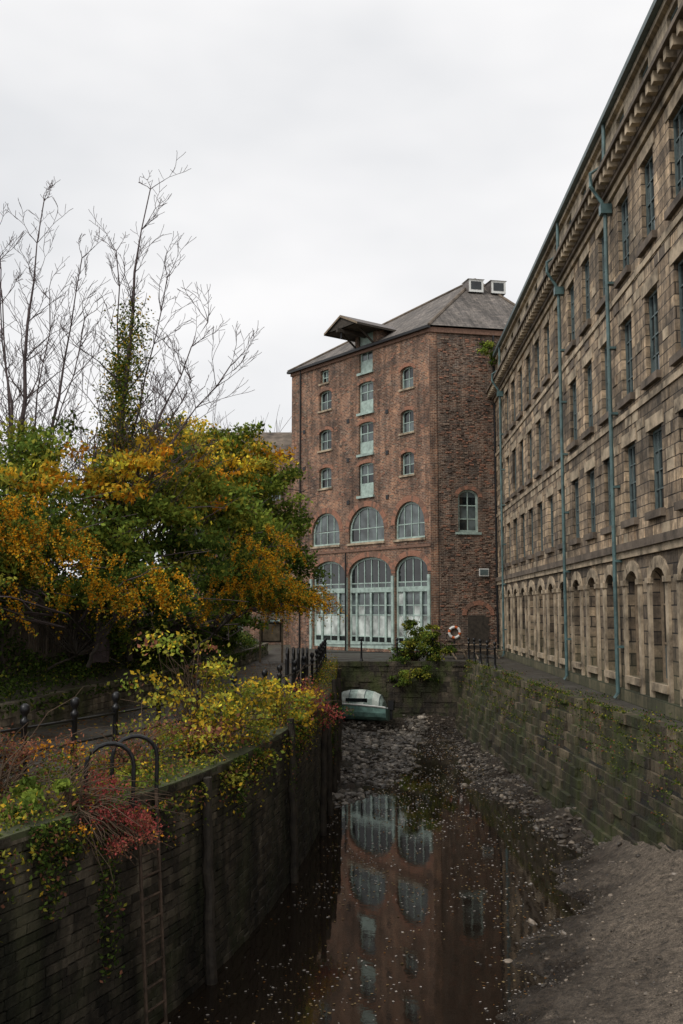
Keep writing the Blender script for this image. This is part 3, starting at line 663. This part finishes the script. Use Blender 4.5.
leafy_tree('hawthorn_tree',(-7.6,27,1.2),[(-8.0,26,6.8,1.2,g2,2000,.075),(-6.7,26,6.0,1.2,y1,1900,.075),(-8.5,25,5.2,1.5,g2,3600,.075),(-6.8,25.5,4.6,1.4,g2,3300,.075),(-9.6,26,6.2,1.5,g2,2400,.075),(-9.3,26,4.0,1.6,g1,3200,.075),(-8.0,25,3.4,1.3,g1,3000,.07),(-7.4,24.5,5.6,.8,y2,900,.07)],.09)
leafy_tree('hawthorn_tree',(-5.9,28,1.2),[(-5.1,27,5.6,1.2,g2,3400,.075),(-5.6,26,3.9,1.3,g2,3200,.07),(-4.5,28,4.2,1.3,g1,3200,.075),(-4.6,29,6.3,1.1,g2,2200,.075),(-6.2,28,6.9,1.1,y1,1600,.075),(-5.4,26.2,6.5,.8,y2,900,.075),(-4.6,27,3.0,.9,g1,2000,.07)],.09)
leafy_tree('maple_tree',(-6.2,33,1.2),[(-5.7,33,8.2,1.2,y1,1900,.09),(-4.9,33,7.4,1.3,y2,1800,.09),(-6.9,32,7.6,1.1,y2,1200,.09),(-4.0,33.5,6.2,1.3,g2,2500,.09),(-5.2,32,6.4,1.2,y2,1700,.09),(-3.5,34,5.0,1.3,g2,2700,.08),(-4.2,32,3.6,1.2,g1,2500,.08)],.09)
leafy_tree('ash_tree',(-5.0,39,1.0),[(-4.3,38,9.2,1.2,g2,1400,.09),(-3.2,38,8.4,1.2,y1,1400,.09),(-2.5,38,7.3,1.2,g2,1700,.09),(-4.2,37,7.9,1.3,y1,1800,.09),(-2.2,38,6.0,1.1,g2,2000,.09),(-3.0,36,5.2,1.3,g2,2400,.085),(-5.6,38,9.0,1.3,y1,1300,.09),(-2.0,37,4.3,1.1,g1,2200,.08),(-2.9,37,3.2,1.1,g1,2300,.08)],.1)
leafy_tree('elder_tree',(-6.5,48,1.0),[(-5.5,47,6.5,2.0,g2,3300,.1),(-4.4,47,4.0,1.5,g1,3000,.1),(-7.5,47,8,2,y1,2200,.1),(-5,48,8.6,1.5,g2,1400,.1),(-5.2,47,2.4,1.2,g1,2200,.1)])
leafy_tree('holly_tree',(-10.0,21,1.2),[(-8.8,20.5,3.8,1.2,g1,3300,.065),(-9.3,21,5.2,1.4,g1,3500,.065),(-8.3,21.8,3.3,.8,g1,2000,.065),(-10.0,20,6.7,1.2,g2,2300,.07)],.09)
hc=[]
for y in np.arange(15,50,1.35):
    x=float(HXf(y)); zlo=3.1 if y<29 else 2.3
    hc.append((x-1.1+random.uniform(-.3,.4),y,zlo+random.uniform(-.15,.5),random.uniform(.6,.85),random.choice((g1,g1,g2)),1050,.065))
    if y>27: hc.append((x-.6+random.uniform(-.3,.3),y+.5,1.4+random.uniform(0,.6),.6,g1,700,.065))
leafy_tree('overgrown_hedge',(-7.0,24,1.2),hc,.03,.2)

def firethorn(name,base,centers,n):
    cl=[(c[0],c[1],c[2],c[3],[(GR,4),(LG,1),(YG,2),(DG,2)],int(1500*c[3]),.055) for c in centers]; e=leafy_tree(name,base,cl,.06,.3)
    P_=[];S_=[];K_=[]; L_=[]
    for _ in range(n):
        c=random.choice(centers); R=c[3]; th=random.uniform(math.pi,2.1*math.pi); ph=random.uniform(-.7,1.2)
        s=Vector((c[0]+R*1.05*math.cos(th)*math.cos(ph),c[1]+R*1.0*math.sin(th)*math.cos(ph),c[2]+R*.85*math.sin(ph)))
        d=Vector((math.cos(th)*.6+random.uniform(-.2,.5),math.sin(th)*.5,random.uniform(0,.35))); L=random.uniform(.3,1.0); k0=random.uniform(.65,1.15)
        for i in range(random.randint(30,80)):
            f=random.random(); q=s+d*L*f+Vector((0,0,-.9*L*f*f))+Vector(RNG.normal(size=3))*.048*(1.2-f*.6); P_.append(q); S_.append(random.uniform(.016,.034)); k=k0*random.uniform(.65,1.25)
            K_.append((.86*k,.38*k,.022) if random.random()<.6 else (.88*k,.54*k,.05))
            if i%4==0: L_.append(q+Vector(RNG.normal(size=3))*.08)
    scatter_quads('berries',np.array(P_),S_,np.array(K_),'leaf',parent=e,aspect=.9)
    scatter_quads('spray_leaves',np.array(L_),RNG.uniform(.03,.055,len(L_)),pick([(GR,3),(LG,2),(YG,2)],len(L_)),'leaf',parent=e)
firethorn('firethorn_shrub',(-7.8,23,1.2),[(-7.1,22.5,4.5,.8),(-6.5,22.5,4.0,.7),(-7.6,22,3.6,.8),(-8.2,22,4.4,.8),(-7.9,21.5,2.7,.7)],150)
firethorn('firethorn_shrub',(-6.3,25,1.2),[(-5.2,24,3.3,.7),(-4.6,24.5,3.1,.6),(-5.9,24,3.0,.6)],75)
firethorn('firethorn_shrub',(-4.9,33,1.2),[(-3.3,31,4.1,.85),(-2.6,31,3.5,.8),(-2.1,32,3.1,.75),(-3.3,31,3.0,.8),(-1.6,33,2.9,.65),(-2.6,33,4.7,.8),(-1.2,33.5,3.0,.6)],220)

def grow(mb,p,d,L,r,depth,mx,tips,mat='twig'):
    p=Vector(p); d=Vector(d).normalized(); n=4; pts=[p.copy()]; rs=[r]
    for i in range(n):
        d=(d+Vector((random.gauss(0,.13),random.gauss(0,.13),random.gauss(0,.08)+.04))).normalized(); p=p+d*L/n; pts.append(p.copy()); rs.append(max(.006,r*(1-.45*(i+1)/n)))
    mb.tube(pts,rs,mat,6 if r>.03 else 4,False)
    if depth>=mx: tips.append(p); return
    for k in range(2 if depth else 3):
        a=random.uniform(0,6.28); nd=d+Vector((math.cos(a),math.sin(a)*.8,random.uniform(-.1,.5)))*random.uniform(.35,.7); grow(mb,p,nd,L*random.uniform(.55,.8),rs[-1]*.85,depth+1,mx,tips,mat)
    for k in range(1,n):
        if random.random()<.75:
            a=random.uniform(0,6.28); nd=d*.5+Vector((math.cos(a),math.sin(a)*.8,.35)); grow(mb,pts[k],nd,L*random.uniform(.35,.6),rs[k]*.45,depth+2,mx,tips,mat)
def bare_tree(name,base,stems,tr,ivy):
    e=empty(name,base); mb=MB(); tips=[]; b=Vector(base); allp=[]
    for (tip,bend,r) in stems:
        a=b+Vector((random.uniform(-.15,.15),random.uniform(-.2,.2),0)); t_=Vector(tip); m=a.lerp(t_,.45)+Vector(bend); pts=[]
        for i in range(13):
            f=i/12; q=a*(1-f)**2+m*2*f*(1-f)+t_*f*f; q+=Vector((random.gauss(0,.06),random.gauss(0,.06),0)); pts.append(q)
        rs=[max(.016,r*(1-f/12)**.9) for f in range(13)]; mb.tube(pts,rs,'twig',7,False); allp.append((pts,rs))
        for i in range(3,13):
            for _ in range(3):
                a_=random.uniform(0,6.28); d=(pts[min(i+1,12)]-pts[i-1]).normalized(); nd=d*.7+Vector((math.cos(a_),math.sin(a_)*.7,.2))*.8; grow(mb,pts[i],nd,random.uniform(.7,1.7)*(1.2-i/16),max(.012,rs[i]*.4),2,4,tips)
    mb.obj('trunk_and_branches',e); C=[];S=[]
    for pts,rs in allp[:ivy[0]]:
        for i in range(1,ivy[1]):
            n=1000; f=RNG.random((n,1)); base_=np.array(pts[i])*(1-f)+np.array(pts[min(i+1,12)])*f; C.append(base_+RNG.normal(size=(n,3))*(.38-.022*i)*RNG.uniform(.6,1.5)); S.append(RNG.uniform(.03,.06,n))
    if C:
        C=np.concatenate(C); scatter_quads('ivy_leaves',C,np.concatenate(S),pick([(GR,4),(DG,2),(YG,3),(YE,1.2)],len(C))*RNG.uniform(.6,1.4,(len(C),1)),'leaf',parent=e)
bare_tree('bare_tree',(-6.6,27.3,1.2),[((-5.45,27,14.4),(-.2,0,0),.17),((-6.3,27,12.6),(.5,0,0),.11),((-3.7,27,10.6),(-.9,0,.6),.09),((-3.0,26.6,9.2),(-1.1,0,1.2),.08),((-4.9,27.5,12.0),(-.4,0,0),.08),((-4.1,27,8.9),(-.7,0,1.0),.06)],.2,(2,9))
bare_tree('bare_tree',(-8.7,27.0,1.2),[((-8.4,27,14.0),(-.5,0,0),.13),((-7.4,27.5,12.6),(-.1,0,0),.10),((-9.4,26.5,12.0),(.2,0,0),.10),((-8.0,27,11.2),(-.3,0,0),.07),((-9.7,27,13.2),(.2,0,0),.07),((-7.0,26.8,10.6),(-.5,0,0.4),.06)],.15,(0,0))
bare_tree('bare_tree',(-7.0,46.0,1.0),[((-6.0,46,11.0),(0,0,0),.10),((-4.5,46,10.0),(-.3,0,0.6),.07),((-7.6,46,11.6),(-.1,0,0),.08)],.1,(0,0))

def shrub(name,base,clumps,stems=14,aspect=.55,loose=1.0):
    e=empty(name,base); mb=MB()
    for c in clumps:
        for _ in range(stems):
            q=Vector(c[:3])+Vector(RNG.normal(size=3))*c[3]*.8; b=Vector(base)+Vector((random.gauss(0,.14),random.gauss(0,.14),0)); mb.tube(limb_pts(b,q,5,.12,.25),[.012,.010,.008,.006,.005,.003],'stem',4,False)
    mb.obj('stems',e); C,S,K=clump_leaves(clumps,loose); scatter_quads('leaves',C,S,K,'leaf',parent=e,aspect=aspect)
yy=[(YE,4),(YG,4),(LG,3),(RB,.5)]; rr=[(RD,5),(RB,3),(OR,.3),(GR,1)]; rb=[(RB,5),(OR,1),(YG,1.2),(GR,1)]
shrub('yellow_buddleia_shrub',(-2.6,18.2,0),[(-3.0,18,1.95,.45,yy,300,.046),(-2.5,18.4,1.5,.5,yy,450,.046),(-3.2,18,1.2,.5,yy,430,.046),(-2.5,18.2,.8,.65,yy,750,.046),(-2.9,18,.3,.6,yy,700,.046),(-2.0,18.8,.5,.55,yy,650,.045),(-1.7,19.4,.9,.45,yy,400,.045),(-1.7,19.6,.1,.45,yy,520,.042),(-2.1,17.4,-.1,.4,yy,400,.042),(-1.5,20.6,.35,.4,yy,400,.042),(-2.3,17.3,.4,.5,[(YE,3),(RB,3),(YG,2)],450,.042)],14,.6,1.5)
shrub('yellow_buddleia_shrub',(-1.6,22.6,0),[(-1.5,22.6,.6,.5,yy,480,.05),(-1.2,23.2,.1,.45,yy,450,.05),(-1.7,22,1.0,.4,yy,280,.05),(-1.1,24.5,.4,.45,yy,400,.05)],10,.6,1.5)
shrub('red_cotoneaster_shrub',(-3.5,13.2,0),[(-3.2,13.3,.22,.38,rr,1000,.022),(-2.95,13.4,-.1,.36,rr,1000,.022),(-2.65,13.7,-.28,.32,rr,750,.022),(-3.4,13,.0,.35,rr,600,.022),(-2.9,13.2,-.4,.27,rr,380,.02)],30,.55,1.5)
shrub('red_cotoneaster_shrub',(-1.0,25.8,0),[(-.65,25.8,.25,.45,rr,750,.03),(-.35,26,-.1,.42,rr,700,.03),(-.9,26.5,.5,.4,rr,450,.03)],16,.55,1.5)
shrub('autumn_bramble_shrub',(-4.9,14.2,0),[(-5.1,14.4,.6,.5,rb,650,.03),(-4.5,14.6,.4,.5,rb,750,.03),(-4.9,13.6,.25,.4,rb,600,.03),(-4.0,15.2,.4,.45,rb,600,.03),(-5.6,14.5,.8,.45,rb,400,.03),(-5.4,13.8,.6,.5,rb,500,.03)],22,.55,1.4)
shrub('autumn_bramble_shrub',(-3.4,16.2,0),[(-3.4,16.2,.35,.45,[(RB,4),(YG,2),(GR,2)],700,.03),(-3.0,17,.4,.5,[(RB,4),(YG,2),(GR,2)],650,.03),(-3.7,15.6,.3,.45,rb,550,.03)],20,.55,1.4)
shrub('green_weed',(-3.9,13.0,0),[(-3.8,13.0,.3,.28,[(LG,3),(GR,3)],380,.045),(-4.1,12.6,.15,.3,[(LG,3),(GR,2),(YE,.5)],380,.045),(-3.5,12.9,-.25,.3,[(GR,3),(DG,2),(LG,1)],450,.04),(-3.0,14.8,.2,.3,[(LG,2),(YG,2)],260,.04)],8)
shrub('laurel_shrub',(3.7,51.2,0),[(3.8,50.8,.9,.9,g2,2100,.07),(3.0,50.6,.4,.8,g1,1700,.07),(4.8,50.7,.4,.85,g1,1900,.07),(3.9,49.9,-.5,.75,g1,1500,.07),(3.0,49.8,-.7,.6,g2,900,.07),(3.6,51.2,1.8,.55,g2,800,.07),(4.6,50.8,1.4,.5,g2,700,.07)],10)
shrub('buddleia_plant',(8.9,58.0,17.6),[(8.7,57.9,18.2,.6,g2,800,.07),(9.1,57.8,17.6,.5,g1,600,.07)],8)
def strip_leaves(name,n,fn,pal,ls,dn=0):
    C=np.array([fn() for _ in range(n)]); K=pick(pal,n)*RNG.uniform(.5,1.4,(n,1)); scatter_quads(name,C,RNG.uniform(.5,1.3,n)*ls,K,'leaf',down=dn)
def ivybank():
    while 1:
        y=random.uniform(9,56); f=random.random()
        if mnoise.noise((y*.5,f*2.5,2))<-.2: continue
        if f<.10: return (float(HXf(y))+.08+abs(random.gauss(0,.06)),y,.68-abs(random.gauss(0,.15))*(1+mnoise.noise((y*.8,0,6))))
        return (float(HXf(y))+.12-f*1.4+random.gauss(0,.06),y,.6+f*.7+random.gauss(0,.14)+.25*mnoise.noise((y,f*2,4)))
strip_leaves('ivy_bank',20000,ivybank,[(DG,4),(GR,3.5),(YG,.5)],.05)
def ivyfence():
    while 1:
        y=random.uniform(10,50); z=random.uniform(1.2,3.4)
        if mnoise.noise((y*.35,z*.8,9))<.08+.05*(z-1.2): continue
        return (float(HXf(y))-1.15+random.gauss(0,.1),y,z)
strip_leaves('ivy_on_fence',7000,ivyfence,[(DG,4),(GR,2)],.055)
def edgeL():
    while 1:
        y=random.uniform(9,48)
        if mnoise.noise((y*.7,1,2))<-.12: continue
        d=abs(random.gauss(0,.4)); return (float(XL(y))+random.uniform(-.8,.14) if d<.3 else float(XL(y))+.12+random.gauss(0,.05),y,.12+abs(random.gauss(0,.16))*(1+mnoise.noise((y*1.5,2,2))) if d<.3 else .2-d)
strip_leaves('quay_edge_weeds',12000,edgeL,[(GR,3),(YG,3),(YE,1.2),(RB,1.8)],.034)
def drape():
    while 1:
        y=random.uniform(11,40); d=random.random()**1.6*2.2
        if mnoise.noise((y*1.1,d*.25,14))<.14+.16*d: continue
        return (float(XL(y))+.09+.03*d+abs(random.gauss(0,.06)),y,.05-d)
strip_leaves('trailing_ivy',6500,drape,[(DG,3),(GR,2),(RB,.6),(YG,.5)],.032)
def edgeR():
    while 1:
        y=random.uniform(14,50); r=random.choice((-1,0,0,0,1,1,2,3,4,5,7))
        if mnoise.noise((y*.6,r*1.3,2))<-.05: continue
        if r<0: return (float(XR(y))+random.uniform(.1,.8),y,.05+abs(random.gauss(0,.07)))
        z=.08-.25*r; return (float(XR(y))-.28*(r+.5)*.25-.04+random.gauss(0,.05),y,z+abs(random.gauss(0,.05))-(abs(random.gauss(0,.16)) if random.random()<.4 else 0))
strip_leaves('quay_edge_weeds',13000,edgeR,[(DG,3),(GR,3),(YG,1.5),(RB,.8)],.03)
def ledge():
    y=random.uniform(9,17); a=float(np.interp(y,RY,RX)); b=float(XL(y)); return (random.uniform(a-.4,b),y,.03+abs(random.gauss(0,.06)))
strip_leaves('grass_verge',11000,ledge,[(LG,2),(GR,3),(YG,2),(RB,1)],.026)
def pth():
    y=9+40*random.random(); a=float(HXf(y))+.3; b=float(RXf(y)); f=random.random()**1.5; return (a+(b-a)*f,y,.012)
C=np.array([pth() for _ in range(5000)]); scatter_quads('fallen_leaves',C,RNG.uniform(.02,.05,len(C)),pick([(YE,2),(OR,2),(RB,5)],len(C))*.6,'leaf',flat=True)

dm=MB()
for k in range(22):
    x=-40+k*2.9+random.uniform(-1,1); y=random.uniform(105,125); h=random.uniform(18,24); tips=[]
    grow(dm,(x,y,0),(random.uniform(-.1,.1),0,1),h*.4,.22,1,4,tips)
    for a in range(5): grow(dm,(x,y,h*random.uniform(.2,.45)),(random.uniform(-.5,.5),random.uniform(-.3,.3),1),h*.33,.12,2,4,tips)
dm.obj('distant_trees')

# ------------------------------------------------------------ boat
def boat():
    e=empty('moored_boat',(.45,48.5,-2.5)); M['boat']=plain('faded_green_hull',(.17,.31,.27),.5,.55,3); M['canvas']=plain('canvas_cover',(.30,.38,.34),.8,.5,3); M['canvas2']=plain('pale_canvas_stripe',(.5,.55,.5),.8,.4,3)
    mw=Matrix.Translation((.65,48.5,-2.5))@Matrix.Rotation(math.radians(165),4,'Z')@Matrix.Rotation(math.radians(8),4,'X')@Matrix.Scale(.95,4); mb=MB()
    st=[(-1.7,.62,.45,0),(-1.2,.75,.5,0),(-.4,.82,.55,0),(.4,.8,.58,.0),(1.1,.62,.66,.04),(1.6,.34,.76,.12),(1.95,.03,.88,.3)]; n=8; rings=[]
    for x,w,h,k in st:
        ring=[]
        for j in range(n+1):
            a=math.pi*j/n; ring.append((x,-w*math.copysign(abs(math.cos(a))**.6,math.cos(a)),h-(h-k+.15)*math.sin(a)**.8))
        rings.append(ring)
    for a,b in zip(rings[:-1],rings[1:]):
        for j in range(n): mb.face([a[j],b[j],b[j+1],a[j+1]],'boat')
        mb.face([a[0],a[n],b[n],b[0]],'canvas')
    mb.face(rings[0],'boat')
    for s in (0,n): mb.tube([(r[s][0],r[s][1],r[s][2]+.02) for r in rings],.05,'white',6)
    mb.obj('hull',e,mw)
    cb=MB(); cs=[]
    prof=((-1.5,.5,.3),(-1.35,.58,.6),(-1.0,.63,.76),(-.6,.66,.84),(-.2,.66,.86),(.2,.65,.84),(.6,.6,.76),(.9,.5,.55),(1.05,.4,.3))
    for x,w,h in prof: cs.append([(x,-w*math.cos(math.pi*j/10),.52+h*math.sin(math.pi*j/10)**.7) for j in range(11)])
    for i,(a,b) in enumerate(zip(cs[:-1],cs[1:])):
        for j in range(10): cb.face([a[j],b[j],b[j+1],a[j+1]],'canvas2' if i%2 else 'canvas')
    for r_ in cs[1:-1:2]: cb.tube(r_,.025,'frame_grey',5,False)
    cb.face(cs[0],'canvas'); cb.face(cs[-1][::-1],'glass_m')
    for s in (-1,1): cb.box(-.75,.35,s*.64-.02,s*.64+.02,.72,.9,'glass_d')
    cb.obj('cabin_cover',e,mw)
    mt=MB(); mt.box(-2.0,-1.72,-.14,.14,.4,.85,'black'); mt.box(-1.92,-1.8,-.05,.05,-.1,.4,'black'); mt.tube([(1.0,0,.7),(1.0,0,2.6)],.05,'darktrim',8); mt.obj('outboard_motor_and_mast',e,mw)
boat()
def lifebuoy():
    e=empty('life_buoy_stand',(6.4,56.8,0)); mb=MB(); mb.box(6.35,6.45,56.85,56.93,0,1.7,'black'); mb.box(6.05,6.75,56.83,56.85,.9,1.7,'darktrim'); mb.obj('post_and_board',e)
    M['orange']=plain('orange_plastic',(.6,.13,.03),.5,.15,4); rb_=MB()
    for k in range(4):
        for key,a0,a1 in (('white',k*90,k*90+58),('orange',k*90+58,k*90+90)):
            rb_.tube([(6.4+.3*math.cos(math.radians(a)),56.75,1.35+.3*math.sin(math.radians(a))) for a in np.linspace(a0,a1,5)],.075,key,8)
    rb_.obj('buoy_ring',e)
lifebuoy()
def bench(x,y,rot):
    e=empty('picnic_table',(x,y,0)); mw=Matrix.Translation((x,y,0))@Matrix.Rotation(rot,4,'Z'); mb=MB()
    for k in range(5): mb.box(-.9,.9,-.37+.15*k,-.37+.15*k+.13,.72,.76,'frame_tan')
    for s in (-1,1):
        for q in (0,.15): mb.box(-.9,.9,s*.72-.14+q,s*.72-.02+q,.43,.47,'frame_tan')
        mb.tube([(s*.65,-.75,0),(s*.65,-.2,.72)],.05,'frame_tan',4); mb.tube([(s*.65,.75,0),(s*.65,.2,.72)],.05,'frame_tan',4); mb.box(s*.65-.03,s*.65+.03,-.8,.8,.38,.43,'frame_tan')
    mb.obj('table_and_seats',e,mw)
bench(7.6,54.5,.4); bench(5.8,54,1.0)
def board(x,y):
    e=empty('notice_board',(x,y,0)); mb=MB()
    for s in (-.55,.55): mb.box(x+s-.05,x+s+.05,y-.05,y+.05,0,2.2,'frame_tan')
    mb.box(x-.5,x+.5,y-.03,y+.03,1.0,2.0,'darkwood'); mb.box(x-.42,x+.42,y-.036,y-.031,1.08,1.92,'trimstone'); mb.face([(x-.75,y-.25,2.15),(x+.75,y-.25,2.15),(x+.75,y,2.4),(x-.75,y,2.4)],'frame_tan'); mb.face([(x-.75,y+.25,2.15),(x-.75,y,2.4),(x+.75,y,2.4),(x+.75,y+.25,2.15)],'frame_tan'); mb.obj('board_and_posts',e)
board(-3.5,50)

# ------------------------------------------------------------ world, sun, camera
w=bpy.data.worlds.new('World'); scene.world=w; w.use_nodes=True; nt=w.node_tree; nt.nodes.clear()
out=nt.nodes.new('ShaderNodeOutputWorld'); bg=nt.nodes.new('ShaderNodeBackground'); nt.links.new(bg.outputs[0],out.inputs[0])
sky=nt.nodes.new('ShaderNodeTexSky'); sky.sky_type='NISHITA'; sky.sun_disc=False; sky.sun_elevation=math.radians(47); sky.sun_rotation=math.radians(223)
tc=nt.nodes.new('ShaderNodeTexCoord'); mp=nt.nodes.new('ShaderNodeMapping'); mp.inputs['Scale'].default_value=(1,1,2.2); nt.links.new(tc.outputs['Generated'],mp.inputs[0])
nz_=nt.nodes.new('ShaderNodeTexNoise'); nz_.inputs['Scale'].default_value=2.2; nz_.inputs['Detail'].default_value=4; nt.links.new(mp.outputs[0],nz_.inputs['Vector'])
rp=nt.nodes.new('ShaderNodeValToRGB'); rp.color_ramp.elements[0].position=.36; rp.color_ramp.elements[0].color=(8.1,8.2,8.4,1); rp.color_ramp.elements[1].position=.64; rp.color_ramp.elements[1].color=(10.2,10.1,10.1,1)
nt.links.new(nz_.outputs['Fac'],rp.inputs[0]); mx=nt.nodes.new('ShaderNodeMix'); mx.data_type='RGBA'; mx.inputs[0].default_value=.95
nt.links.new(sky.outputs[0],mx.inputs[6]); nt.links.new(rp.outputs[0],mx.inputs[7]); nt.links.new(mx.outputs[2],bg.inputs[0]); bg.inputs[1].default_value=.1
sl=bpy.data.lights.new('sun','SUN'); sl.energy=1.45; sl.angle=math.radians(15); sl.color=(1,.96,.9); so=bpy.data.objects.new('sun',sl); COL.objects.link(so)
dirv=Vector((.6,.65,-.95)).normalized(); so.rotation_euler=dirv.to_track_quat('-Z','Y').to_euler()
cam=bpy.data.cameras.new('camera'); co=bpy.data.objects.new('camera',cam); COL.objects.link(co); scene.camera=co
co.location=(0,0,2.6); co.rotation_euler=(math.radians(95.63),0,0); cam.sensor_fit='VERTICAL'; cam.sensor_height=36; cam.sensor_width=24; cam.lens=35; cam.clip_end=2000
scene.view_settings.view_transform='Standard'; scene.view_settings.look='None'; scene.view_settings.exposure=0
